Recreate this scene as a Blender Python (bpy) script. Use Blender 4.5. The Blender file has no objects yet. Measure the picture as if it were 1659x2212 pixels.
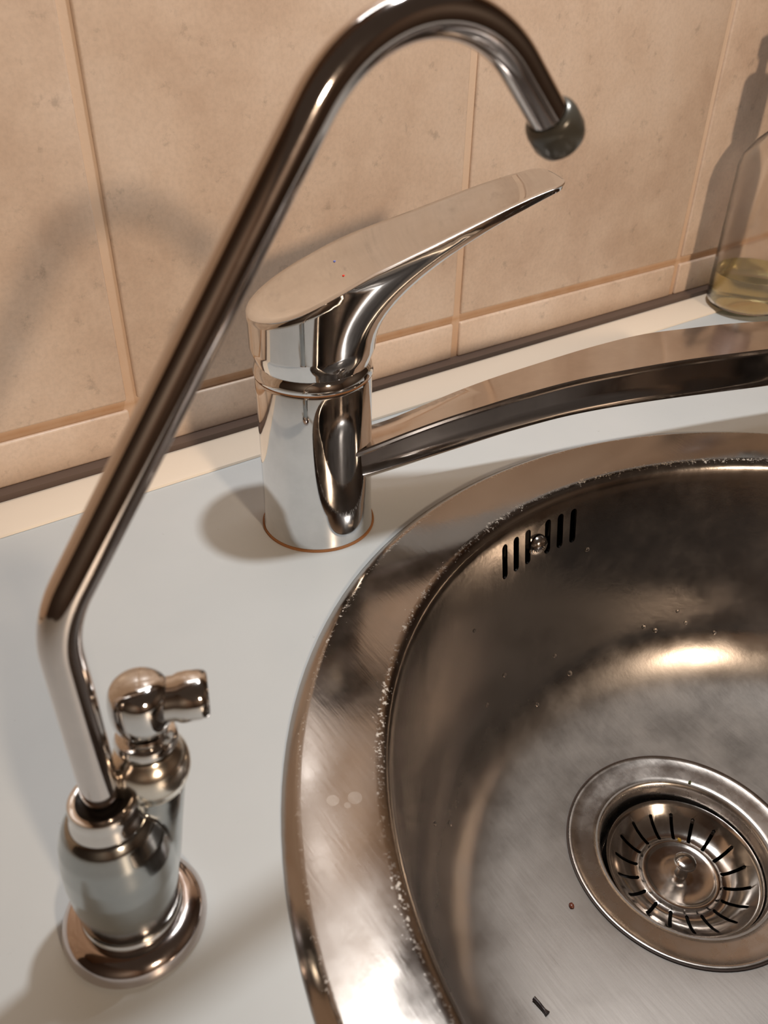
import bpy, bmesh, math, random
from mathutils import Vector, Matrix
random.seed(7)
SC = bpy.context.scene
COL = SC.collection

# ------------------------------------------------------------------ camera
F_PX = 1811.8
CAM_R = ((0.82468121, -0.31331484, 0.47088715),
         (-0.5653713, -0.48021251, 0.67063496),
         (0.01600601, -0.81928613, -0.57316145))      # columns: right, down, forward
cam_d = bpy.data.cameras.new('camera')
cam = bpy.data.objects.new('camera', cam_d)
COL.objects.link(cam)
cm = Matrix([(r[0], -r[1], -r[2]) for r in CAM_R]).to_4x4()
cm.translation = (0.0, 0.0, 0.25)
cam.matrix_world = cm
cam_d.sensor_fit = 'HORIZONTAL'
cam_d.sensor_width = 36.0
cam_d.lens = 36.0 * F_PX / 1659.0
cam_d.clip_start = 0.005
cam_d.clip_end = 50
cam_d.dof.use_dof = True
cam_d.dof.focus_distance = 0.42
cam_d.dof.aperture_fstop = 22.0
SC.camera = cam

# ------------------------------------------------------------------ world, lamps, exposure
world = bpy.data.worlds.new('world')
SC.world = world
world.use_nodes = True
bgn = world.node_tree.nodes['Background']
bgn.inputs[0].default_value = (0.62, 0.42, 0.30, 1)
bgn.inputs[1].default_value = 0.07


def lamp(name, loc, watts, color, size, cone=None):
    d = bpy.data.lights.new(name, 'SPOT' if cone else 'POINT')      # a recessed downlight has a cone
    if cone:
        d.spot_size = math.radians(cone)
        d.spot_blend = 1.0
    d.energy = watts
    d.color = color
    d.shadow_soft_size = size
    o = bpy.data.objects.new(name, d)
    COL.objects.link(o)
    o.location = loc
    return o


lamp('ceiling_lamp', (0.08, -2.45, 1.25), 142.0, (1.0, 0.75, 0.53), 0.12)
lamp('cupboard_lamp', (0.312, 0.226, 0.78), 11.8, (1.0, 0.985, 0.96), 0.022, 100)
ld = bpy.data.lights.new('rim_glare_light', 'AREA')          # slim area light added by the tiles for glare on rim and bowl floor
ld.shape = 'RECTANGLE'
ld.size, ld.size_y = 0.34, 0.026
ld.energy = 0.38
ld.color = (1.0, 0.985, 0.96)
lo = bpy.data.objects.new('rim_glare_light', ld)
COL.objects.link(lo)
lo.location = (0.285, 0.382, 0.805)

SC.view_settings.view_transform = 'Standard'
SC.view_settings.look = 'None'
SC.view_settings.gamma = 1.0
SC.view_settings.use_curve_mapping = False
SC.view_settings.exposure = 0.22


# ------------------------------------------------------------------ material helpers
class NT:
    def __init__(self, name):
        self.m = bpy.data.materials.new(name)
        self.m.use_nodes = True
        self.t = self.m.node_tree
        self.b = self.t.nodes['Principled BSDF']
        self.out = self.t.nodes['Material Output']

    def n(self, kind, **kw):
        o = self.t.nodes.new(kind)
        for k, v in kw.items():
            setattr(o, k, v)
        return o

    def l(self, a, b):
        self.t.links.new(a, b)

    def set(self, **kw):
        for k, v in kw.items():
            i = self.b.inputs[k.replace('_', ' ')]
            i.default_value = v if not (isinstance(v, tuple) and len(v) == 3) else (*v, 1)
        return self

    def coord(self):
        return self.n('ShaderNodeTexCoord').outputs['Object']

    def noise(self, scale, detail=4, rough=0.5, vec=None, stretch=None):
        v = vec or self.coord()
        if stretch:
            mp = self.n('ShaderNodeMapping')
            mp.inputs['Scale'].default_value = stretch
            self.l(v, mp.inputs[0])
            v = mp.outputs[0]
        o = self.n('ShaderNodeTexNoise')
        o.inputs['Scale'].default_value = scale
        o.inputs['Detail'].default_value = detail
        o.inputs['Roughness'].default_value = rough
        self.l(v, o.inputs['Vector'])
        return o.outputs['Fac']

    def ramp(self, fac, stops, interp='LINEAR'):
        o = self.n('ShaderNodeValToRGB')
        o.color_ramp.interpolation = interp
        e = o.color_ramp.elements
        while len(e) < len(stops):
            e.new(0.5)
        for k, (p, c) in enumerate(stops):
            e[k].position = p
            e[k].color = (*c, 1) if isinstance(c, tuple) else (c, c, c, 1)
        self.l(fac, o.inputs[0])
        return o.outputs['Color']

    def math(self, op, a, b=None, clamp=False):
        o = self.n('ShaderNodeMath', operation=op, use_clamp=clamp)
        for i, v in enumerate((a, b)):
            if v is None:
                continue
            if isinstance(v, (int, float)):
                o.inputs[i].default_value = v
            else:
                self.l(v, o.inputs[i])
        return o.outputs[0]

    def mix(self, fac, a, b, mode='MIX'):
        o = self.n('ShaderNodeMix', data_type='RGBA', blend_type=mode)
        for i, v in ((0, fac), (6, a), (7, b)):
            if isinstance(v, (int, float)):
                o.inputs[i].default_value = v
            elif isinstance(v, tuple):
                o.inputs[i].default_value = (*v, 1)
            else:
                self.l(v, o.inputs[i])
        return o.outputs[2]

    def bump(self, h, strength, dist):
        o = self.n('ShaderNodeBump')
        o.inputs['Strength'].default_value = strength
        o.inputs['Distance'].default_value = dist
        self.l(h, o.inputs['Height'])
        self.l(o.outputs[0], self.b.inputs['Normal'])

    def c(self, sock, name='Base Color'):
        self.l(sock, self.b.inputs[name])


def simple(name, col, rough=0.5, metal=0.0, **kw):
    x = NT(name)
    x.set(Base_Color=col, Roughness=rough, Metallic=metal, **kw)
    return x.m


def mat_tile():
    x = NT('beige_ceramic_tile')
    va = x.n('ShaderNodeVectorMath', operation='ADD')          # every tile its own piece of the pattern
    x.l(x.coord(), va.inputs[0])
    x.l(x.n('ShaderNodeObjectInfo').outputs['Location'], va.inputs[1])
    tv = va.outputs[0]
    big = x.ramp(x.noise(13, 6, 0.65, vec=tv), [(0.32, (0.575, 0.43, 0.33)), (0.5, (0.68, 0.535, 0.425)), (0.70, (0.75, 0.615, 0.51))])
    spots = x.ramp(x.noise(95, 4, 0.7, vec=tv), [(0.28, 0.62), (0.40, 1.0)])
    fine = x.ramp(x.noise(420, 2, 0.6, vec=tv), [(0.3, 0.91), (0.6, 1.0)])
    c = x.mix(1.0, x.mix(0.65, big, spots, 'MULTIPLY'), fine, 'MULTIPLY')
    x.c(c)
    x.set(Roughness=0.36)
    x.bump(x.noise(60, 4, 0.6, vec=tv), 0.12, 0.001)
    return x.m


def mat_grout():
    x = NT('stained_grout')
    pos = x.coord()
    sep = x.n('ShaderNodeSeparateXYZ')
    x.l(pos, sep.inputs[0])
    # dirty splash line along the lowest horizontal joint, a shape of its own
    d = x.math('ABSOLUTE', x.math('SUBTRACT', sep.outputs['Z'], 0.0335))
    line = x.math('SUBTRACT', 1.0, x.math('MULTIPLY', d, 1 / 0.006), True)
    low = x.math('SUBTRACT', 1.0, x.math('MULTIPLY', sep.outputs['Z'], 1 / 0.14), True)
    dirt = x.math('MAXIMUM', line, x.math('MULTIPLY', low, 0.75))
    n = x.ramp(x.noise(60, 4, 0.6), [(0.3, 0.65), (0.7, 1.0)])
    c = x.mix(x.math('MULTIPLY', dirt, n), (0.67, 0.52, 0.40), (0.50, 0.29, 0.155))
    x.c(c)
    x.set(Roughness=0.75)
    x.bump(x.noise(500, 3, 0.6), 0.2, 0.0006)
    return x.m


def mat_counter():
    x = NT('pale_blue_grey_laminate')
    a = x.ramp(x.noise(9, 4, 0.6), [(0.3, (0.545, 0.595, 0.625)), (0.7, (0.59, 0.635, 0.66))])
    sm = x.ramp(x.noise(170, 3, 0.65), [(0.235, 0.72), (0.285, 1.0)])
    x.c(x.mix(0.7, a, sm, 'MULTIPLY'))
    x.l(x.ramp(x.noise(30, 5, 0.65), [(0.3, 0.30), (0.7, 0.45)]), x.b.inputs['Roughness'])
    x.set(Specular_IOR_Level=0.5)
    return x.m


def mat_chrome(name, col=(0.80, 0.79, 0.785), r0=0.03, r1=0.12, smear=0.5):
    x = NT(name)
    x.set(Metallic=1.0)
    x.c(x.ramp(x.noise(38, 5, 0.7), [(0.3, tuple(c * 0.88 for c in col)), (0.65, col)]))
    a = x.ramp(x.noise(55, 6, 0.7), [(0.38, r0), (0.75, r1)])
    x.l(a, x.b.inputs['Roughness'])
    return x.m


def mat_steel():
    """brushed stainless sheet with scratches, lime specks along the rim edges and a few dried drop marks"""
    x = NT('brushed_stainless_steel')
    co = x.coord()
    sep = x.n('ShaderNodeSeparateXYZ')
    x.l(co, sep.inputs[0])
    flat = x.n('ShaderNodeCombineXYZ')
    x.l(sep.outputs['X'], flat.inputs[0])
    x.l(sep.outputs['Y'], flat.inputs[1])
    ln = x.n('ShaderNodeVectorMath', operation='LENGTH')
    x.l(flat.outputs[0], ln.inputs[0])
    rad = ln.outputs['Value']

    def band(c, w):
        return x.math('SUBTRACT', 1.0, x.math('MULTIPLY', x.math('ABSOLUTE', x.math('SUBTRACT', rad, c)), 1 / w), True)
    top = x.math('GREATER_THAN', sep.outputs['Z'], 0.0012)
    edge = x.math('MULTIPLY', x.math('MAXIMUM', band(0.2115, 0.0045), x.math('MULTIPLY', band(0.2400, 0.003), 0.9)), top)
    sp = x.noise(560, 4, 0.75)
    patch = x.ramp(x.noise(26, 3, 0.6), [(0.42, 0.0), (0.58, 1.0)])
    fl = x.ramp(x.math('ADD', sp, x.math('MULTIPLY', edge, 0.22)), [(0.72, 0.0), (0.80, 1.0)])
    lime = x.math('MULTIPLY', fl, x.math('MAXIMUM', patch, 0.25))
    # dried drops on the flat rim
    drops = None
    for (dx, dy, r) in DRIED:
        dv = x.n('ShaderNodeVectorMath', operation='DISTANCE')
        x.l(flat.outputs[0], dv.inputs[0])
        dv.inputs[1].default_value = (dx, dy, 0)
        s = x.math('MULTIPLY', x.math('LESS_THAN', dv.outputs['Value'], r), top)
        drops = s if drops is None else x.math('MAXIMUM', drops, s)
    lime = x.math('MAXIMUM', lime, x.math('MULTIPLY', drops, 0.16))
    base = x.ramp(x.noise(16, 3, 0.5), [(0.3, (0.38, 0.355, 0.335)), (0.7, (0.42, 0.395, 0.375))])
    x.c(x.mix(lime, base, (0.72, 0.68, 0.62)))
    x.l(x.math('SUBTRACT', 1.0, x.math('MULTIPLY', lime, 0.75)), x.b.inputs['Metallic'])
    # polished rim and wall, bowl floor scoured duller by use
    zr = x.n('ShaderNodeMapRange')
    zr.inputs['From Min'].default_value = -0.142
    zr.inputs['From Max'].default_value = -0.110
    zr.inputs['To Min'].default_value = 0.30
    zr.inputs['To Max'].default_value = 0.0
    x.l(sep.outputs['Z'], zr.inputs['Value'])
    r = x.math('ADD', x.ramp(x.noise(48, 4, 0.6), [(0.3, 0.12), (0.72, 0.25)]), zr.outputs['Result'])
    x.l(x.mix(lime, r, (0.6, 0.6, 0.6)), x.b.inputs['Roughness'])
    x.set(Anisotropic=0.35, Anisotropic_Rotation=0.25)
    tg = x.n('ShaderNodeTangent', direction_type='RADIAL', axis='Z')
    x.l(tg.outputs[0], x.b.inputs['Tangent'])
    scr = x.noise(260, 3, 0.6, vec=co, stretch=(1.0, 0.10, 1.0))
    scr2 = x.noise(90, 5, 0.7)
    x.bump(x.math('ADD', scr, x.math('MULTIPLY', scr2, 0.4)), 0.10, 0.0005)
    return x.m


# ------------------------------------------------------------------ mesh helpers
def mesh_obj(name, verts, faces, mat, parent=None, smooth=35, recalc=True):
    me = bpy.data.meshes.new(name)
    me.from_pydata([tuple(v) for v in verts], [], faces)
    if recalc:
        bm = bmesh.new()
        bm.from_mesh(me)
        bmesh.ops.remove_doubles(bm, verts=bm.verts, dist=1e-6)
        bmesh.ops.recalc_face_normals(bm, faces=bm.faces)
        bm.to_mesh(me)
        bm.free()
    if smooth:
        for p in me.polygons:
            p.use_smooth = True
        me.set_sharp_from_angle(angle=math.radians(smooth))
    me.materials.append(mat)
    o = bpy.data.objects.new(name, me)
    COL.objects.link(o)
    if parent:
        o.parent = parent
    return o


def lathe(profile, seg=64, center=(0, 0), axis=None, origin=None):
    """profile [(r,z)] revolved round z; open ends with r==0 are closed to a point"""
    V, Fc = [], []
    rows = []
    for r, z in profile:
        if r < 1e-7:
            rows.append([len(V)])
            V.append(Vector((center[0], center[1], z)))
        else:
            row = []
            for i in range(seg):
                a = 2 * math.pi * i / seg
                row.append(len(V))
                V.append(Vector((center[0] + r * math.cos(a), center[1] + r * math.sin(a), z)))
            rows.append(row)
    for a, b in zip(rows, rows[1:]):
        for i in range(seg):
            j = (i + 1) % seg
            if len(a) == 1 and len(b) > 1:
                Fc.append((a[0], b[i], b[j]))
            elif len(b) == 1 and len(a) > 1:
                Fc.append((a[i], a[j], b[0]))
            elif len(a) > 1:
                Fc.append((a[i], a[j], b[j], b[i]))
    if axis is not None:
        q = Vector((0, 0, 1)).rotation_difference(Vector(axis).normalized())
        V = [q @ v for v in V]
    if origin is not None:
        V = [v + Vector(origin) for v in V]
    return V, Fc


def tube(path, r, seg=32, caps=True, radii=None):
    V, Fc = [], []
    n = len(path)
    P = [Vector(p) for p in path]
    up = None
    for k in range(n):
        t = (P[min(k + 1, n - 1)] - P[max(k - 1, 0)]).normalized()
        if up is None:
            up = t.orthogonal().normalized()
        up = (up - t * up.dot(t)).normalized()
        sd = t.cross(up)
        rr = radii[k] if radii else r
        for i in range(seg):
            a = 2 * math.pi * i / seg
            V.append(P[k] + (up * math.cos(a) + sd * math.sin(a)) * rr)
    for k in range(n - 1):
        for i in range(seg):
            j = (i + 1) % seg
            Fc.append((k * seg + i, k * seg + j, (k + 1) * seg + j, (k + 1) * seg + i))
    if caps:
        Fc.append(tuple(range(seg))[::-1])
        Fc.append(tuple((n - 1) * seg + i for i in range(seg)))
    return V, Fc


def box(x0, x1, y0, y1, z0, z1):
    V = [Vector((x, y, z)) for z in (z0, z1) for y in (y0, y1) for x in (x0, x1)]
    Fc = [(0, 2, 3, 1), (4, 5, 7, 6), (0, 1, 5, 4), (2, 6, 7, 3), (0, 4, 6, 2), (1, 3, 7, 5)]
    return V, Fc


def bevel_obj(o, w, seg=2):
    bm = bmesh.new()
    bm.from_mesh(o.data)
    bmesh.ops.bevel(bm, geom=list(bm.edges), offset=w, segments=seg, profile=0.5, affect='EDGES')
    bm.to_mesh(o.data)
    bm.free()
    for p in o.data.polygons:
        p.use_smooth = True
    o.data.set_sharp_from_angle(angle=math.radians(50))


def merge(*parts):
    V, Fc = [], []
    for v, f in parts:
        k = len(V)
        V += v
        Fc += [tuple(i + k for i in q) for q in f]
    return V, Fc


def tag(o, label, cat, group=None, kind=None):
    if label:
        o['label'] = label
    if cat:
        o['category'] = cat
    if group:
        o['group'] = group
    if kind:
        o['kind'] = kind
    return o


def empty(name, loc, label, cat, group=None):
    o = bpy.data.objects.new(name, None)
    o.empty_display_size = 0.02
    COL.objects.link(o)
    o.location = loc
    return tag(o, label, cat, group)


def boolean_cut(o, cutters):
    """real openings: subtract the joined cutters from o and bake the result into its mesh"""
    V, Fc = merge(*cutters)
    me = bpy.data.meshes.new('tmp')
    me.from_pydata([tuple(v) for v in V], [], Fc)
    bm = bmesh.new()
    bm.from_mesh(me)
    bmesh.ops.recalc_face_normals(bm, faces=bm.faces)
    bm.to_mesh(me)
    bm.free()
    c = bpy.data.objects.new('tmp', me)
    COL.objects.link(c)
    c.parent = o.parent
    md = o.modifiers.new('cut', 'BOOLEAN')
    md.operation = 'DIFFERENCE'
    md.solver = 'EXACT'
    md.object = c
    bpy.context.view_layer.update()
    dg = bpy.context.evaluated_depsgraph_get()
    new = bpy.data.meshes.new_from_object(o.evaluated_get(dg))
    o.modifiers.clear()
    o.data = new
    bpy.data.objects.remove(c)
    for p in new.polygons:
        p.use_smooth = True
    new.set_sharp_from_angle(angle=math.radians(35))


def lerp_table(tab, s):
    if s <= tab[0][0]:
        return tab[0][1]
    for (a, va), (b, vb) in zip(tab, tab[1:]):
        if s <= b:
            t = (s - a) / (b - a)
            return va + (vb - va) * t
    return tab[-1][1]


def smooth_table(tab, s):
    """Catmull-Rom through the table"""
    n = len(tab)
    if s <= tab[0][0]:
        return tab[0][1]
    if s >= tab[-1][0]:
        return tab[-1][1]
    for k in range(n - 1):
        if s <= tab[k + 1][0]:
            x0, y0 = tab[k]
            x1, y1 = tab[k + 1]
            h = x1 - x0
            m0 = (y1 - tab[k - 1][1]) / (x1 - tab[k - 1][0]) if k > 0 else (y1 - y0) / h
            m1 = (tab[k + 2][1] - y0) / (tab[k + 2][0] - x0) if k + 2 < n else (y1 - y0) / h
            t = (s - x0) / h
            return ((2 * t**3 - 3 * t**2 + 1) * y0 + (t**3 - 2 * t**2 + t) * h * m0
                    + (-2 * t**3 + 3 * t**2) * y1 + (t**3 - t**2) * h * m1)


# ------------------------------------------------------------------ layout constants (metres, counter top at z = 0)
WALL_Y = 0.412
SINK = (0.2889, 0.0438)
DRAIN = (0.2805, 0.1195)
FAUCET = (0.1738, 0.3058)
TAP = (0.0194, 0.1550)
DRIED = [(-0.1989, 0.1115, 0.0022), (-0.1919, 0.1084, 0.0025), (-0.1957, 0.1072, 0.0012)]

TILE = mat_tile()
GROUT = mat_grout()
COUNTER = mat_counter()
STEEL = mat_steel()
CHROME = mat_chrome('polished_chrome', (0.73, 0.73, 0.73))
CHROME_OLD = mat_chrome('worn_chrome', (0.74, 0.72, 0.70), 0.05, 0.22)
DARK = simple('black_void', (0.008, 0.006, 0.005), 0.8)
RUST = simple('rusty_brown_scale', (0.30, 0.13, 0.045), 0.7)

# ------------------------------------------------------------------ wall
wall = mesh_obj('wall_back', *box(-1.2, 2.0, WALL_Y + 0.0022, WALL_Y + 0.12, -0.92, 1.60), GROUT, smooth=0)
tag(wall, 'tiled kitchen wall behind the sink with beige square tiles and stained joints', None, kind='structure')
PITCH, X0, JOINT = 0.2255, 0.1210, 0.0060
rows = [(0.0060, 0.0310), (0.0366, 0.3664), (0.3706, 0.7006), (0.7048, 1.0348), (1.0390, 1.3690)]
tile_mesh = {}
for ri, (z0, z1) in enumerate(rows):
    for k in range(-4, 7):
        xa = X0 + k * PITCH + JOINT / 2
        key = round(z1 - z0, 4)
        if key not in tile_mesh:
            t = mesh_obj('tile', *box(0, PITCH - JOINT, 0, 0.008, 0, z1 - z0), TILE, wall, smooth=0)
            bevel_obj(t, 0.0014, 3)
            tile_mesh[key] = t.data
        else:
            t = bpy.data.objects.new('tile', tile_mesh[key])
            COL.objects.link(t)
            t.parent = wall
        t.location = (xa, WALL_Y + random.uniform(-0.0002, 0.0002), z0)

# dark seal between the tiles and the cream strip, then the cream strip itself
seal = mesh_obj('trim_1', *box(-1.0, 1.8, 0.4045, WALL_Y + 0.0015, 0.0006, 0.0062),
                simple('dark_brown_sealant', (0.11, 0.075, 0.06), 0.45), smooth=0)
tag(seal, 'dark brown seal line between wall tiles and cream strip', None, kind='structure')
prof = [(0.3765, 0.0002), (0.3770, 0.0014), (0.3795, 0.0022), (0.4005, 0.0040), (0.4030, 0.0036), (0.4043, 0.0022), (0.4043, 0.0002)]
V, Fc = [], []
for x in (-1.0, 1.8):
    V += [Vector((x, y, z)) for y, z in prof]
m_ = len(prof)
Fc = [(i, (i + 1) % m_, m_ + (i + 1) % m_, m_ + i) for i in range(m_)] + [tuple(range(m_))[::-1], tuple(range(m_, 2 * m_))]
strip = mesh_obj('trim_2', V, Fc, simple('cream_plastic', (0.80, 0.71, 0.60), 0.4), smooth=40)
tag(strip, 'cream plastic strip sealing the worktop against the wall', None, kind='structure')

# the rest of the kitchen behind and beside the camera, seen only in the chrome
BROWN = simple('dark_brown_wall_paint', (0.05, 0.033, 0.025), 0.6)
for nm, b, lb in (('wall_left', (-1.30, -1.20, -3.6, WALL_Y + 0.12, -0.92, 1.60), 'dark brown side wall on the left of the kitchen'),
                  ('wall_right', (2.0, 2.10, -3.6, WALL_Y + 0.12, -0.92, 1.60), 'dark brown side wall on the right of the kitchen'),
                  ('wall_front', (-1.30, 2.10, -3.7, -3.6, -0.92, 1.60), 'dark brown wall opposite the sink'),
                  ('floor', (-1.30, 2.10, -3.7, WALL_Y + 0.12, -1.0, -0.92), 'dark brown kitchen floor')):
    tag(mesh_obj(nm, *box(*b), BROWN, smooth=0), lb, None, kind='structure')
tag(mesh_obj('trim_3', *box(-1.2, 2.0, 0.10, WALL_Y + 0.002, 0.815, 1.45), simple('brown_cupboard_wood', (0.17, 0.10, 0.06), 0.5), smooth=0),
    'row of brown wall cupboards above the tiles', None, kind='structure')

# ------------------------------------------------------------------ worktop with a round cut-out
V, Fc = [], []
NS = 128
RC = 0.2300
outer = []
X_0, X_1, Y_0, Y_1 = -1.0, 1.8, -0.215, 0.4035
for i in range(NS):
    a = 2 * math.pi * i / NS
    dx, dy = math.cos(a), math.sin(a)
    ts = []
    if abs(dx) > 1e-9:
        ts.append(((X_1 if dx > 0 else X_0) - SINK[0]) / dx)
    if abs(dy) > 1e-9:
        ts.append(((Y_1 if dy > 0 else Y_0) - SINK[1]) / dy)
    t = min(q for q in ts if q > 0)
    outer.append((SINK[0] + dx * t, SINK[1] + dy * t))
corners = [(X_1, Y_1), (X_0, Y_1), (X_0, Y_0), (X_1, Y_0)]
for c in corners:       # snap the nearest ray end to each corner so the slab is a true rectangle
    k = min(range(NS), key=lambda i: (outer[i][0] - c[0])**2 + (outer[i][1] - c[1])**2)
    outer[k] = c
for z in (0.0, -0.038):
    for i in range(NS):
        a = 2 * math.pi * i / NS
        V.append(Vector((SINK[0] + RC * math.cos(a), SINK[1] + RC * math.sin(a), z)))
    for i in range(NS):
        V.append(Vector((*outer[i], z)))
for i in range(NS):
    j = (i + 1) % NS
    Fc += [(i, j, NS + j, NS + i), (2 * NS + i, 3 * NS + i, 3 * NS + j, 2 * NS + j),
           (i, 2 * NS + i, 2 * NS + j, j), (NS + i, NS + j, 3 * NS + j, 3 * NS + i)]
ct = mesh_obj('worktop', V, Fc, COUNTER, smooth=30)
tag(ct, 'pale blue-grey laminate kitchen worktop around the round sink', 'worktop')

# ------------------------------------------------------------------ round sink
BOWL = [  # radius, z, share of the centre shift towards the drain
    (0.2459, 0.0002, 0), (0.2456, 0.0008, 0), (0.2412, 0.0036, 0), (0.2402, 0.0040, 0), (0.2388, 0.0041, 0),
    (0.2260, 0.0038, 0), (0.2130, 0.0031, 0), (0.2105, 0.0026, 0), (0.2085, 0.0012, 0), (0.2071, -0.0008, 0),
    (0.2062, -0.0040, 0), (0.2040, -0.0200, 0.0), (0.2005, -0.0450, 0.0), (0.1960, -0.0720, 0.01),
    (0.1915, -0.0960, 0.03), (0.1850, -0.1130, 0.06), (0.1740, -0.1265, 0.11), (0.1580, -0.1355, 0.20),
    (0.1360, -0.1402, 0.34), (0.1100, -0.1422, 0.56), (0.0850, -0.1432, 0.80), (0.0640, -0.1440, 1.0), (0.0450, -0.1452, 1.0)]


def bowl_row(r, z, k, seg, off=0.0):
    cx = (DRAIN[0] - SINK[0]) * k
    cy = (DRAIN[1] - SINK[1]) * k
    return [Vector((cx + (r + off) * math.cos(2 * math.pi * i / seg), cy + (r + off) * math.sin(2 * math.pi * i / seg), z)) for i in range(seg)]


def refine(tab, per=3):
    out = []
    n = len(tab)
    for k in range(n - 1):
        p0, p1, p2, p3 = tab[max(k - 1, 0)], tab[k], tab[k + 1], tab[min(k + 2, n - 1)]
        steps = per if k >= 10 else 1
        for s in range(steps):
            t = s / steps
            out.append(tuple(0.5 * (2 * b + (c - a) * t + (2 * a - 5 * b + 4 * c - d) * t * t + (-a + 3 * b - 3 * c + d) * t**3)
                             for a, b, c, d in zip(p0, p1, p2, p3)))
    out.append(tab[-1])
    return out


sink = empty('kitchen_sink', (SINK[0], SINK[1], 0), 'round brushed stainless steel kitchen sink set into the worktop', 'sink')
SEG = 160
prof = refine(BOWL)
V, Fc = [], []
rowsN = len(prof)
for (r, z, k) in prof:
    V += bowl_row(r, z, k, SEG)
under = []
for i, (r, z, k) in enumerate(prof):           # second skin: 1 mm sheet
    if z > 0.0001 and r > 0.212:
        under.append((r - 0.0005 if r > 0.245 else r, max(z - 0.0010, 0.00005), k))
    elif z > -0.09:
        under.append((r + 0.0011, min(z - 0.0002, z), k))
    else:
        under.append((r + 0.0004, z - 0.0012, k))
for (r, z, k) in under:
    V += bowl_row(r, z, k, SEG)
for a in range(rowsN - 1):
    for i in range(SEG):
        j = (i + 1) % SEG
        Fc.append((a * SEG + i, a * SEG + j, (a + 1) * SEG + j, (a + 1) * SEG + i))
        b = a + rowsN
        Fc.append((b * SEG + i, (b + 1) * SEG + i, (b + 1) * SEG + j, b * SEG + j))
for i in range(SEG):
    j = (i + 1) % SEG
    Fc.append((i, rowsN * SEG + i, rowsN * SEG + j, j))
    a, b = rowsN - 1, 2 * rowsN - 1
    Fc.append((a * SEG + i, a * SEG + j, b * SEG + j, b * SEG + i))
basin = mesh_obj('basin', V, Fc, STEEL, sink, smooth=50)
# overflow: six real slots, a black box behind them, a domed screw between the third and fourth
def capsule_cutter(ang, z0, z1, w, r0, r1):
    a = math.radians(ang)
    D = Vector((math.cos(a), math.sin(a), 0))
    T = Vector((-D.y, D.x, 0))
    ring = []
    n = 8
    for i in range(n + 1):
        b = math.pi * i / n
        ring.append((math.cos(b) * w / 2, z1 - w / 2 + math.sin(b) * w / 2))
    for i in range(n + 1):
        b = math.pi + math.pi * i / n
        ring.append((math.cos(b) * w / 2, z0 + w / 2 + math.sin(b) * w / 2))
    m = len(ring)
    V = [D * r + T * u + Vector((0, 0, z)) for r in (r0, r1) for u, z in ring]
    F = [(i, (i + 1) % m, m + (i + 1) % m, m + i) for i in range(m)] + [tuple(range(m))[::-1], tuple(range(m, 2 * m))]
    return V, F


boolean_cut(basin, [capsule_cutter(a, -0.0300, -0.0090, 0.0044, 0.190, 0.212) for a in (101.45, 98.8, 96.15, 91.85, 89.2, 86.55)])
V, Fc = [], []
for i in range(13):
    a = math.radians(82 + 24 * i / 12)
    for r in (0.2080, 0.2200):
        for z in (-0.036, -0.0045):
            V.append(Vector((r * math.cos(a), r * math.sin(a), z)))
for i in range(12):
    p, q = i * 4, i * 4 + 4
    Fc += [(p + 2, q + 2, q + 3, p + 3), (p, q, q + 2, p + 2), (p + 1, p + 3, q + 3, q + 1)]
Fc += [(0, 2, 3, 1), (48, 49, 51, 50)]
o = mesh_obj('overflow_box', V, Fc, DARK, sink, smooth=0)
o['label'] = 'black overflow chamber behind the slots'
a = math.radians(94.0)
D = Vector((math.cos(a), math.sin(a), 0))
v, f = lathe([(0.0062, 0), (0.0060, 0.0012), (0.0048, 0.0030), (0.0028, 0.0040), (0.0009, 0.0043), (0.0008, 0.0036), (0, 0.0036)], 32, axis=-D, origin=D * 0.2039 + Vector((0, 0, -0.0215)))
o = mesh_obj('overflow_screw', v, f, CHROME_OLD, sink)
o['label'] = 'domed chrome screw between the overflow slots'

# drain: pressed flange, well wall and dark waste below
dx, dy = DRAIN[0] - SINK[0], DRAIN[1] - SINK[1]
FLANGE = NT('satin_drain_steel')
FLANGE.set(Metallic=1.0, Base_Color=(0.62, 0.575, 0.54), Anisotropic=0.4)
FLANGE.l(FLANGE.ramp(FLANGE.noise(60, 5, 0.65), [(0.3, 0.20), (0.7, 0.33)]), FLANGE.b.inputs['Roughness'])
FLANGE.bump(FLANGE.noise(300, 3, 0.6, stretch=(1, 0.2, 1)), 0.08, 0.0004)
FLANGE = FLANGE.m
v, f = lathe([(0.0606, -0.1442), (0.0604, -0.1430), (0.0596, -0.1427), (0.0585, -0.1432), (0.0540, -0.1440), (0.0480, -0.1447), (0.0452, -0.1453),
              (0.0438, -0.1466), (0.0430, -0.1490), (0.0426, -0.1560), (0.0422, -0.1640), (0.0410, -0.1680), (0.0395, -0.1690)], 128, (dx, dy))
mesh_obj('drain_flange', v, f, FLANGE, sink, smooth=50)
v, f = lathe([(0.0614, -0.1440), (0.0614, -0.1433), (0.0606, -0.1431), (0.0606, -0.1440)], 128, (dx, dy))
o = mesh_obj('drain_gasket', v, f, simple('dark_drain_seal', (0.05, 0.03, 0.022), 0.6), sink, smooth=50)
o['label'] = 'thin dark seal ring around the drain flange'
v, f = lathe([(0.0400, -0.1685), (0.0360, -0.1900), (0.0330, -0.2050), (0, -0.2050)], 64, (dx, dy))
o = mesh_obj('waste_cup', v, f, simple('dark_waste_plastic', (0.015, 0.011, 0.009), 0.5), sink, smooth=40)

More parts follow.
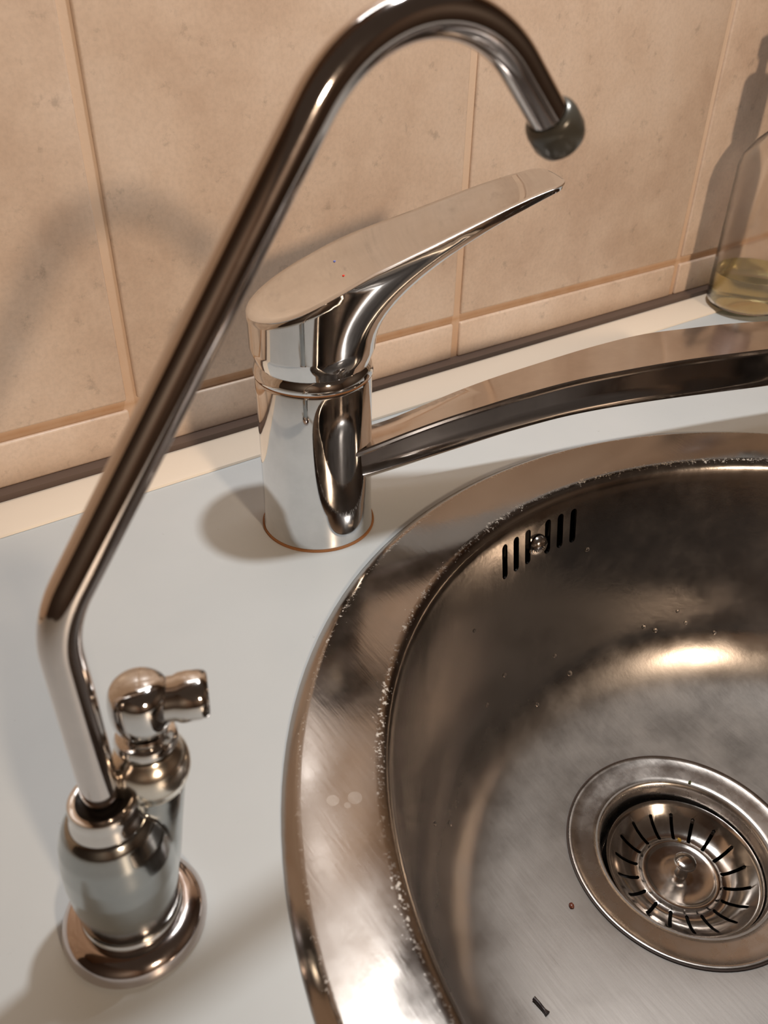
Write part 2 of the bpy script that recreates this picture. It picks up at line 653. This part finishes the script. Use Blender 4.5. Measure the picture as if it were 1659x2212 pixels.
# strainer basket resting in the drain
BZ = -0.1560
basket = empty('strainer_basket', (DRAIN[0] + 0.0012, DRAIN[1] - 0.0012, BZ), 'slotted stainless steel strainer basket with a centre knob sitting in the sink drain', 'strainer')
BASK = mat_chrome('polished_basket_steel', (0.74, 0.70, 0.665), 0.12, 0.24)
outl = [(0.0402, 0.0000), (0.0404, 0.0008), (0.0398, 0.0013), (0.0388, 0.0009), (0.0376, -0.0004), (0.0350, -0.0036), (0.0310, -0.0068), (0.0270, -0.0088),
        (0.0236, -0.0096), (0.0216, -0.0092), (0.0208, -0.0080), (0.0202, -0.0072), (0.0190, -0.0070), (0.0180, -0.0074), (0.0166, -0.0079), (0.0090, -0.0074), (0, -0.0072)]
inl = [(0, -0.0084), (0.0090, -0.0086), (0.0166, -0.0091), (0.0190, -0.0083), (0.0198, -0.0086), (0.0206, -0.0104), (0.0236, -0.0108), (0.0270, -0.0100), (0.0314, -0.0079),
       (0.0356, -0.0045), (0.0384, -0.0010), (0.0396, -0.0002)]
v, f = lathe(outl + inl[0:], 96)
# close the sheet edge
n_last, n_first = len(v) - 96, 0
f += [(n_last + i, n_last + (i + 1) % 96, (i + 1) % 96, i) for i in range(96)]
dish = mesh_obj('dish', v, f, BASK, basket, smooth=50)


def radial_slot(ang, r0, r1, w, z0, z1, skew):
    a = math.radians(ang)
    D = Vector((math.cos(a), math.sin(a), 0))
    T = Vector((-D.y, D.x, 0))
    V = []
    for z in (z0, z1):
        for r, u in ((r0, -w / 2), (r1, -w / 2 + skew), (r1 + w / 3, skew), (r1, w / 2 + skew), (r0, w / 2), (r0 - w / 3, 0)):
            V.append(D * r + T * u + Vector((0, 0, z)))
    m = 6
    return V, [(i, (i + 1) % m, m + (i + 1) % m, m + i) for i in range(m)] + [tuple(range(m))[::-1], tuple(range(m, 2 * m))]


boolean_cut(dish, [radial_slot(8 + 20 * k, 0.0226, 0.0345, 0.0019, -0.02, 0.004, 0.0009) for k in range(18)])
v, f = lathe([(0, -0.0076), (0.0034, -0.0074), (0.0031, -0.0060), (0.0029, 0.0004), (0.0032, 0.0012), (0.0050, 0.0018), (0.0057, 0.0030), (0.0055, 0.0042), (0.0042, 0.0050), (0.0020, 0.0053), (0, 0.0053)], 40)
mesh_obj('knob', v, f, BASK, basket, smooth=40)

# ------------------------------------------------------------------ mixer faucet
fa = empty('mixer_faucet', (FAUCET[0], FAUCET[1], 0), 'chrome single-lever mixer faucet with flat handle and low arched spout', 'faucet')
v, f = lathe([(0, 0.0002), (0.0262, 0.0002), (0.0276, 0.0008), (0.0277, 0.0018), (0.0270, 0.0040), (0.0269, 0.0200), (0.0268, 0.0600), (0.0268, 0.0815), (0.0265, 0.0826), (0.0250, 0.0830), (0, 0.0830)], 96)
mesh_obj('body', v, f, CHROME, fa, smooth=40)
v, f = lathe([(0.0276, 0.0001), (0.0284, 0.0001), (0.0283, 0.0009), (0.0276, 0.0011)], 96)
o = mesh_obj('base_gasket', v, f, RUST, fa, smooth=40)
o['label'] = 'rusty brown ring at the foot of the faucet'
v, f = lathe([(0.0240, 0.0828), (0.0268, 0.0828), (0.0271, 0.0832), (0.0268, 0.0837), (0.0240, 0.0837)], 96)
o = mesh_obj('scale_ring', v, f, RUST, fa, smooth=40)
o['label'] = 'thin line of brown limescale under the handle'
v, f = lathe([(0.0240, 0.0836), (0.0270, 0.0836), (0.0274, 0.0841), (0.0274, 0.0852), (0.0266, 0.0880), (0.0256, 0.0894), (0.0235, 0.0898)], 96)
mesh_obj('collar', v, f, CHROME, fa, smooth=40)

# handle: head and lever in one cast piece, its axis turned 12 degrees towards the sink
HAZ = math.radians(-20.0)
HT = [(-0.029, 0.1125), (-0.015, 0.1180), (0.0, 0.1250), (0.02, 0.1345), (0.035, 0.1400), (0.05, 0.1453), (0.065, 0.1508), (0.08, 0.1562), (0.095, 0.1608), (0.105, 0.1632), (0.115, 0.1650)]
HW = [(0.0, 0.0284), (0.012, 0.0282), (0.025, 0.0272), (0.04, 0.0252), (0.055, 0.0230), (0.07, 0.0208), (0.085, 0.0184), (0.099, 0.0163)]
half = []          # (s, n) from the back of the head round to the tip
for i in range(17):
    b = math.pi - (math.pi / 2) * i / 16
    half.append((0.0284 * math.cos(b), 0.0284 * math.sin(b)))
for i in range(1, 22):
    s = 0.099 * i / 21
    half.append((s, smooth_table(HW, s)))
TIP = 0.1085
for i in range(1, 13):
    b = (math.pi / 2) * (1 - i / 12)
    half.append((0.099 + (TIP - 0.099) * math.cos(b) ** 0.8 if i < 12 else TIP, 0.0163 * math.sin(b) ** 0.6 if i < 12 else 0.0))
outl = half + [(s, -n) for s, n in reversed(half[1:-1])]
M = len(outl)
nh = len(half)


def foot_angle(idx):
    i = idx if idx < nh else M - idx
    if i <= 16:
        b = math.pi - (math.pi / 2) * i / 16
    else:
        b = (math.pi / 2) * (1 - (i - 16) / (nh - 1 - 16)) ** 0.85
    return b if idx < nh else -b


rowsH = []
ZB = 0.0894
for t in range(15):
    row = []
    for i, (s, n) in enumerate(outl):
        b = foot_angle(i)
        rb = 0.0258
        pb = Vector((rb * math.cos(b), rb * math.sin(b), ZB))
        zt = smooth_table(HT, s)
        th = lerp_table([(0.0, 0.0020), (0.03, 0.0052), (0.065, 0.0046), (0.095, 0.0032), (0.113, 0.0020)], s)
        ins = lerp_table([(0.0, 0.0), (0.03, 0.0020), (0.06, 0.0026), (0.095, 0.0016), (0.112, 0.0006)], s)
        pl = Vector((s, n, 0)).length
        pt = Vector((s - (ins * 0.3 if s > 0.1 else 0), n * (1 - ins / max(abs(n), 0.006)) if abs(n) > 1e-6 else 0, zt - th))
        r_lo = Vector((0.0283 * math.cos(b), 0.0283 * math.sin(b), 0.0965))
        if t <= 2:
            p = pb.lerp(r_lo, t / 2)
        else:
            u = (t - 2) / 12
            flare = max(0.0, min(1.0, (pl - 0.0284) / 0.02))
            zc = r_lo.z + (pt.z - r_lo.z) * (0.5 + 0.0 * flare)
            zk = min(smooth_table(HT, r_lo.x) - 0.0105, pt.z) if flare > 0 else zc
            zc = zc * (1 - flare) + zk * flare
            c1 = Vector((r_lo.x, r_lo.y, zc))
            p = r_lo * (1 - u)**2 + c1 * 2 * u * (1 - u) + pt * u * u
        row.append(p)
    rowsH.append(row)
for kk, (inset, dz) in enumerate(((0.0006, -0.0010), (0.0, -0.0004), (0.0007, 0.0000))):    # lower lip, rim, upper edge
    row = []
    for s, n in outl:
        k = 1 - inset / max(math.hypot(s if s < 0 else 0, n), 0.006)
        row.append(Vector((s * k if s < 0 else s - (inset if s > 0.108 else 0), n * k, smooth_table(HT, s) + dz)))
    rowsH.append(row)
for kk in (0.85, 0.66, 0.45, 0.22, 0.02):                    # slightly dished top
    row = []
    for s, n in outl:
        sp = max(s, -0.0284)
        ss = sp if s > 0 else s * kk
        dish_ = -0.0009 * (1 - kk**2) * min(1.0, max(0.15, s / 0.05)) * max(0.0, min(1.0, (TIP - s) / 0.03))
        row.append(Vector((ss if s > 0 else ss, n * kk, smooth_table(HT, ss) + dish_)))
    rowsH.append(row)
V, Fc = [], []
for row in rowsH:
    V += row
for a in range(len(rowsH) - 1):
    for i in range(M):
        j = (i + 1) % M
        Fc.append((a * M + i, a * M + j, (a + 1) * M + j, (a + 1) * M + i))
Fc.append(tuple(range(M))[::-1])
# close the spine: pair the two sides of the innermost loop
L = (len(rowsH) - 1) * M
for i in range(nh - 1):
    a, b = L + i, L + i + 1
    c, d = L + (M - i) % M, L + (M - i - 1) % M
    q = [a, b, d, c]
    q = [x for k, x in enumerate(q) if x not in q[:k]]
    if len(q) > 2:
        Fc.append(tuple(q))
hd = mesh_obj('handle', V, Fc, CHROME, fa, smooth=38)
hd.rotation_euler.z = HAZ
for s, n, c, nm in ((0.012, -0.0125, (0.75, 0.04, 0.02), 'hot_mark'), (0.012, 0.0060, (0.15, 0.2, 0.6), 'cold_mark')):
    v, f = lathe([(0, 0.0003), (0.0006, 0.0002), (0.0008, -0.0012), (0, -0.0012)], 16)
    v = [q + Vector((s, n, smooth_table(HT, s) - 0.0002)) for q in v]
    mk = mesh_obj(nm, v, f, simple(nm + '_paint', c, 0.5), hd)
    mk['label'] = 'tiny red dot' if nm == 'hot_mark' else 'tiny blue dot'

# spout
SAZ = math.radians(-15.0)
SW = [(0.0, 0.0250), (0.03, 0.0220), (0.06, 0.0198), (0.09, 0.0184), (0.15, 0.0180), (0.25, 0.0186), (0.30, 0.0180)]
SN = [(0.0, 0.0490), (0.02, 0.0518), (0.04, 0.0555), (0.06, 0.0588), (0.08, 0.0614), (0.10, 0.0642), (0.13, 0.0674), (0.16, 0.0688), (0.19, 0.0695), (0.22, 0.0692), (0.25, 0.0684), (0.30, 0.0650)]
SF = [(0.0, 0.0320), (0.04, 0.0388), (0.06, 0.0448), (0.08, 0.0512), (0.10, 0.0562), (0.13, 0.0618), (0.16, 0.0666), (0.19, 0.0695), (0.22, 0.0692), (0.25, 0.0684), (0.30, 0.0650)]
SB = [(0.0, 0.0300), (0.03, 0.0325), (0.06, 0.0364), (0.08, 0.0392), (0.10, 0.0420), (0.13, 0.0450), (0.16, 0.0458), (0.19, 0.0455), (0.22, 0.0446), (0.25, 0.0436), (0.30, 0.0420)]
V, Fc = [], []
secN = 0
ST = 61
for k in range(ST):
    s = 0.004 + 0.296 * k / (ST - 1)
    w, zn, zf, zb = smooth_table(SW, s), smooth_table(SN, s), smooth_table(SF, s), smooth_table(SB, s)

    def edge(n, zt, low):
        """outer side of one half: crease, thin lip, groove, flank, lower ridge"""
        g = n / abs(n)
        h = zt - low
        return [(n - g * 0.0008, zt), (n - g * 0.0001, zt - 0.0006), (n, zt - 0.0020), (n - g * 0.0006, zt - 0.0032), (n - g * 0.0016, zt - 0.0037), (n - g * 0.0017, zt - 0.0046),
                (n * 0.915, zt - h * 0.50), (n * 0.895, zt - h * 0.78), (n * 0.85, zt - h * 0.88), (n * 0.74, zt - h)]
    lf = min(zb, zf - 0.010)
    near, far = edge(-w, zn, zb), edge(w, zf, lf)
    mid_t = (zn + zf) / 2
    sec = [(0.0, mid_t + 0.0003)] + near + [(0.0, (zb + lf) / 2 - 0.0004)] + far[::-1]
    secN = len(sec)
    V += [Vector((s, n, z)) for n, z in sec]
for k in range(ST - 1):
    for i in range(secN):
        j = (i + 1) % secN
        Fc.append((k * secN + i, k * secN + j, (k + 1) * secN + j, (k + 1) * secN + i))
Fc.append(tuple(range(secN))[::-1])
Fc.append(tuple((ST - 1) * secN + i for i in range(secN)))
sp = mesh_obj('spout', V, Fc, mat_chrome('spout_chrome', (0.70, 0.66, 0.635), 0.08, 0.17), fa, smooth=24)
sp.rotation_euler.z = SAZ
v, f = lathe([(0.0115, 0.046), (0.0118, 0.036), (0.0105, 0.0345), (0.0100, 0.0375), (0, 0.0375)], 40, (0.283, 0))
ae = mesh_obj('aerator', v, f, CHROME, sp)

# ------------------------------------------------------------------ filtered-water tap
tp = empty('filter_tap', (TAP[0], TAP[1], 0), 'small worn chrome filtered-water tap with tall bent swan-neck pipe', 'tap')
v, f = lathe([(0, 0.0003), (0.0205, 0.0003), (0.0214, 0.0012), (0.0213, 0.0030), (0.0202, 0.0055), (0.0180, 0.0074), (0.0160, 0.0080), (0.0150, 0.0080), (0, 0.0080)], 80)
o = mesh_obj('base_flange', v, f, mat_chrome('flange_chrome', (0.66, 0.60, 0.585), 0.08, 0.2), tp, smooth=40)
v, f = lathe([(0, 0.0078), (0.0148, 0.0078), (0.0150, 0.0090), (0.0146, 0.0100), (0.0144, 0.0104), (0.0146, 0.0112), (0, 0.0112)], 80)
mesh_obj('base_ring', v, f, CHROME_OLD, tp, smooth=40)
main = lathe([(0, 0.0110), (0.0142, 0.0110), (0.0148, 0.0150), (0.0154, 0.0220), (0.0157, 0.0300), (0.0154, 0.0370), (0.0144, 0.0440), (0.0126, 0.0495), (0.0108, 0.0520), (0, 0.0520)], 64)
# side branch that carries the valve, leaning out to the right
BR0, BR1 = Vector((0.0050, 0.0010, 0.0140)), Vector((0.0142, 0.0020, 0.0560))
bpath = [BR0.lerp(BR1, t / 10) for t in range(11)]
branch = tube(bpath, 0.008, 48, radii=[0.0085, 0.0093, 0.0098, 0.0100, 0.0099, 0.0097, 0.0095, 0.0094, 0.0093, 0.0092, 0.0092])
v, f = merge(main, branch)
bd = mesh_obj('body', v, f, mat_chrome('dull_chrome', (0.43, 0.45, 0.45), 0.12, 0.26), tp, smooth=0)
rm = bd.modifiers.new('remesh', 'REMESH')
rm.mode = 'VOXEL'
rm.voxel_size = 0.0005
sm = bd.modifiers.new('smooth', 'SMOOTH')
sm.factor = 0.5
sm.iterations = 14
bpy.context.view_layer.update()
new = bpy.data.meshes.new_from_object(bd.evaluated_get(bpy.context.evaluated_depsgraph_get()))
bd.modifiers.clear()
bd.data = new
for p in new.polygons:
    p.use_smooth = True
v, f = lathe([(0.0062, 0.0470), (0.0096, 0.0500), (0.0104, 0.0512), (0.0103, 0.0524), (0.0097, 0.0545), (0.0094, 0.0565), (0.0094, 0.0585), (0.0090, 0.0592), (0.0080, 0.0592), (0.0072, 0.0588), (0.0066, 0.0560), (0.0062, 0.0470)], 64)
mesh_obj('pipe_collar', v, f, CHROME_OLD, tp, smooth=40)
v, f = lathe([(0.0068, 0.0550), (0.0068, 0.0568), (0.0048, 0.0570), (0.0046, 0.0550)], 48)
o = mesh_obj('pipe_gasket', v, f, simple('black_rubber', (0.012, 0.010, 0.010), 0.6), tp)

# swan-neck pipe in a vertical plane turned 3 degrees
def fillet_path(pts, radii, step=0.0016):
    out = [Vector(pts[0])]
    for k in range(1, len(pts) - 1):
        p, a, b = Vector(pts[k]), Vector(pts[k - 1]), Vector(pts[k + 1])
        da, db = (a - p).normalized(), (b - p).normalized()
        turn = math.pi - da.angle(db)
        r = radii[k - 1]
        tl = r * math.tan(turn / 2)
        cen = p + (da + db).normalized() * (r / math.cos(turn / 2))
        s0, s1 = p + da * tl - cen, p + db * tl - cen
        ax = s0.cross(s1).normalized()
        n = max(6, int(turn * r / step))
        for i in range(n + 1):
            out.append(cen + Matrix.Rotation(turn * i / n, 3, ax) @ s0)
    out.append(Vector(pts[-1]))
    fin = [out[0]]
    for q in out[1:]:
        d = (q - fin[-1]).length
        m = max(1, int(d / 0.008))
        fin += [fin[-1].lerp(q, (i + 1) / m) for i in range(m)]
    return fin


PA = math.radians(3.0)
pl = [(0, 0.046), (0, 0.121), (0.0991, 0.2558), (0.1430, 0.2111)]
path = fillet_path([(u * math.cos(PA), u * math.sin(PA), z) for u, z in pl], [0.030, 0.038])
v, f = tube(path, 0.0050, 40)
mesh_obj('pipe', v, f, mat_chrome('pipe_chrome', (0.70, 0.655, 0.635), 0.05, 0.13), tp, smooth=50)
ax = (path[-1] - path[-2]).normalized()
v, f = lathe([(0.0052, -0.0010), (0.0060, -0.0006), (0.0066, 0.0004), (0.0069, 0.0018), (0.0069, 0.0060), (0.0062, 0.0082), (0.0050, 0.0094), (0.0040, 0.0096), (0.0038, 0.0070), (0, 0.0070)], 48, axis=ax, origin=path[-1] - ax * 0.001)
o = mesh_obj('outlet_cap', v, f, simple('dull_grey_plastic', (0.085, 0.083, 0.072), 0.25, 0.2), tp, smooth=40)
o['label'] = 'dull grey outlet cap on the end of the pipe'

# valve: bonnet, collar, knob and its side lever, along the branch axis
VA = Vector((0.0142, 0.0020, 0.0))
bx = Vector((0.04, 0.0, 1.0)).normalized()
v, f = lathe([(0.0060, -0.0016), (0.0094, -0.0012), (0.0095, 0.0000), (0.0101, 0.0008), (0.0105, 0.0022), (0.0108, 0.0034), (0.0108, 0.0060), (0.0103, 0.0086), (0.0092, 0.0108), (0.0080, 0.0118), (0.0074, 0.0126), (0, 0.0126)], 64, axis=bx, origin=VA + Vector((0, 0, 0.0560)))
mesh_obj('bonnet', v, f, mat_chrome('bonnet_chrome', (0.80, 0.75, 0.67), 0.16, 0.30), tp, smooth=40)
v, f = lathe([(0.0096, 0.0016), (0.0101, 0.0019), (0.0101, 0.0026), (0.0096, 0.0029)], 64, axis=bx, origin=VA + Vector((0, 0, 0.0557)))
o = mesh_obj('brass_line', v, f, simple('exposed_brass', (0.50, 0.34, 0.06), 0.35, 0.8), tp)
o['label'] = 'yellow brass showing at the bottom of the bonnet'
v, f = lathe([(0.0050, 0.0120), (0.0076, 0.0124), (0.0083, 0.0134), (0.0084, 0.0150), (0.0078, 0.0164), (0.0066, 0.0170), (0.0060, 0.0171), (0.0056, 0.0178), (0, 0.0178)], 56, axis=bx, origin=VA + Vector((0, 0, 0.0572)))
mesh_obj('bonnet_collar', v, f, CHROME_OLD, tp, smooth=40)
v, f = lathe([(0.0050, 0.0172), (0.0058, 0.0180), (0.0071, 0.0193), (0.0080, 0.0214), (0.0083, 0.0240), (0.0083, 0.0275), (0.0079, 0.0302), (0.0070, 0.0322), (0.0054, 0.0335), (0.0030, 0.0341), (0, 0.0343)], 64, axis=bx, origin=VA + Vector((0, 0, 0.0585)))
kb = mesh_obj('knob', v, f, CHROME, tp, smooth=50)
kc = VA + bx * 0.0262 + Vector((0, 0, 0.0585))
lv = Vector((0.91, -0.36, -0.02)).normalized()
v, f = lathe([(0, 0.000), (0.0058, 0.000), (0.0060, 0.0085), (0.0066, 0.0098), (0.0068, 0.0120), (0.0067, 0.0150), (0.0063, 0.0166), (0.0056, 0.0172), (0.0050, 0.0168), (0, 0.0164)], 48, axis=lv, origin=kc)
mesh_obj('lever', v, f, CHROME_OLD, kb, smooth=40)

# ------------------------------------------------------------------ soap bottle at the right edge
BC = (0.612, 0.3700)
bt = empty('soap_bottle', (BC[0], BC[1], 0.0041), 'clear plastic pump bottle with a little yellow liquid soap behind the spout', 'bottle')
CLEAR = simple('clear_plastic', (0.97, 0.95, 0.93), 0.10, 0.0, Transmission_Weight=1.0, IOR=1.40)
R_ = 0.031
outp = [(0.0, 0.0004), (R_ - 0.006, 0.0), (R_ - 0.002, 0.0012), (R_, 0.005), (R_, 0.104), (R_ - 0.002, 0.112), (R_ - 0.009, 0.122), (0.0150, 0.1290), (0.0128, 0.1330), (0.0128, 0.1420)]
inp = [(0.0114, 0.1420), (0.0114, 0.1335), (0.0138, 0.1282), (R_ - 0.0102, 0.1210), (R_ - 0.0032, 0.1112), (R_ - 0.0013, 0.1035), (R_ - 0.0013, 0.0056), (R_ - 0.0035, 0.0026), (0.0, 0.0018)]
v, f = lathe(outp + inp, 72)
mesh_obj('bottle_body', v, f, CLEAR, bt, smooth=50)
SOAP = simple('yellow_liquid_soap', (0.97, 0.88, 0.45), 0.02, 0.0, Transmission_Weight=0.9, IOR=1.36)
v, f = lathe([(0, 0.0020), (R_ - 0.0036, 0.0028), (R_ - 0.0014, 0.0058), (R_ - 0.0014, 0.0268), (R_ - 0.0022, 0.0262), (0, 0.0262)], 72)
o = mesh_obj('soap', v, f, SOAP, bt, smooth=50)
o['label'] = 'yellow liquid soap in the bottom of the bottle'
v, f = tube([(0.018, -0.010, 0.006), (0.012, -0.006, 0.045), (0.005, -0.002, 0.095), (0.0, 0.0, 0.140)], 0.0026, 16)
o = mesh_obj('dip_tube', v, f, simple('milky_tube', (0.80, 0.78, 0.74), 0.4), bt, smooth=50)
PUMP = simple('brown_grey_pump_plastic', (0.30, 0.22, 0.19), 0.4)
v, f = lathe([(0.0118, 0.1345), (0.0165, 0.1345), (0.0165, 0.1700), (0.0150, 0.1725), (0.0060, 0.1732), (0.0050, 0.1900), (0, 0.1900)], 48)
pc = mesh_obj('pump_collar', v, f, PUMP, bt, smooth=40)
v, f = merge(lathe([(0, 0.1880), (0.0085, 0.1880), (0.0090, 0.1900), (0.0085, 0.1980), (0.0050, 0.2000), (0, 0.2002)], 32),
             tube([(0, 0, 0.1950), (0.018, -0.010, 0.1955), (0.030, -0.017, 0.1930), (0.034, -0.019, 0.1880)], 0.0035, 16))
mesh_obj('pump_head', v, f, PUMP, pc, smooth=40)

# ------------------------------------------------------------------ water drops and crumbs lying in the basin
def on_basin(p):
    ok, loc, nor, idx = basin.closest_point_on_mesh(Vector(p) - Vector((SINK[0], SINK[1], 0)))
    if nor.z < 0:
        nor = -nor
    return loc + Vector((SINK[0], SINK[1], 0)), nor


WATER = simple('water', (1, 1, 1), 0.0, 0.0, Transmission_Weight=1.0, IOR=1.33)
DROPS = [((0.3612, 0.2166, -0.1066), 1.7), ((0.3795, 0.2094, -0.1035), 1.5), ((0.3547, 0.2211, -0.1035), 1.6), ((0.3934, 0.1961, -0.1095), 1.5),
         ((0.3753, 0.2152, -0.0955), 1.3), ((0.3007, 0.2246, -0.1163), 1.9), ((0.2725, 0.2199, -0.1212), 1.3), ((0.2325, 0.2254, -0.1019), 1.4),
         ((0.2916, 0.2333, -0.1035), 1.2), ((0.2491, 0.2325, -0.0937), 1.5), ((0.3126, 0.2438, -0.0384), 1.5), ((0.1822, 0.1858, -0.1188), 1.7),
         ((0.1695, 0.1854, -0.1095), 1.2), ((0.2211, 0.2325, -0.0450), 1.1)]
WHERE = ['above the bright lamp glint, second from the left of its cluster', 'above the bright lamp glint, second from the right of its cluster', 'above the bright lamp glint, leftmost of its cluster',
         'above the bright lamp glint, rightmost of its cluster', 'above the bright lamp glint, topmost of its cluster', 'on the bowl wall, the largest one below the overflow slots',
         'between the largest drop and the drain', 'on the dark curve of the bowl, farthest left below the slots', 'between the overflow slots and the largest drop',
         'on the wall straight below the left end of the overflow slots', 'beside the right end of the overflow slots', 'on the bowl floor left of the drain, right one of two',
         'on the bowl floor left of the drain, left one of two', 'on the bowl wall left of and below the overflow slots']
dv, df = lathe([(1.0, -0.06), (0.99, 0.05), (0.90, 0.26), (0.68, 0.46), (0.38, 0.57), (0, 0.60)], 20)
for (p, r), w in zip(DROPS, WHERE):
    loc, nor = on_basin(p)
    o = mesh_obj('water_drop', [v * r * 0.001 for v in dv], df + [tuple(range(20))[::-1]], WATER, None, smooth=60)
    o.location = loc
    o.rotation_euler = nor.to_track_quat('Z', 'Y').to_euler()
    tag(o, 'clear water drop ' + w, 'water drop', 'water drops on the bowl wall')


def crumb(name, p, size, col, label, cat, rough=0.5, nor=None):
    loc, nn = on_basin(p) if nor is None else (Vector(p), Vector(nor))
    bm = bmesh.new()
    bmesh.ops.create_icosphere(bm, subdivisions=2, radius=1.0)
    for v in bm.verts:
        k = 1 + random.uniform(-0.16, 0.16)
        v.co = Vector((v.co.x * size[0] * k, v.co.y * size[1] * k, v.co.z * size[2] * k + size[2] * 0.7))
    me = bpy.data.meshes.new(name)
    bm.to_mesh(me)
    bm.free()
    for q in me.polygons:
        q.use_smooth = True
    me.materials.append(simple(name + '_surface', col, rough))
    o = bpy.data.objects.new(name, me)
    COL.objects.link(o)
    o.location = loc
    o.rotation_euler = nn.to_track_quat('Z', 'Y').to_euler()
    tag(o, label, cat)
    return o


crumb('food_crumb', (0.2094, 0.1313, -0.1429), (0.0016, 0.0014, 0.0009), (0.16, 0.045, 0.025), 'small reddish brown crumb on the bowl floor left of the drain', 'crumb', 0.3)
crumb('herb_flake', (0.318, 0.1469, -0.1443), (0.0010, 0.0008, 0.0005), (0.05, 0.07, 0.012), 'tiny dark green flake on the drain flange above the strainer', 'crumb', nor=(0, 0, 1))
crumb('food_crumb', (0.2969, 0.132, -0.163), (0.0009, 0.0012, 0.0008), (0.45, 0.27, 0.03), 'tiny yellow crumb on the strainer basket above its knob', 'crumb', nor=(0, 0, 1))
a, na = on_basin((0.1634, 0.1085, -0.1343))
b, nb = on_basin((0.1641, 0.1004, -0.1350))
q = [a.lerp(b, t / 6) + na * (0.0011 + 0.0003 * math.sin(t)) for t in range(7)]
cen = a.lerp(b, 0.5)
v, f = tube([x - cen for x in q], 0.001, 10, radii=[0.0011, 0.0009, 0.0009, 0.0009, 0.0009, 0.0010, 0.0013])
o = mesh_obj('food_scrap', v, f, simple('dark_scrap', (0.035, 0.022, 0.022), 0.35), None, smooth=50)
o.location = cen
tag(o, 'short dark stick-like scrap lying on the bright bowl floor near the picture bottom', 'food scrap')
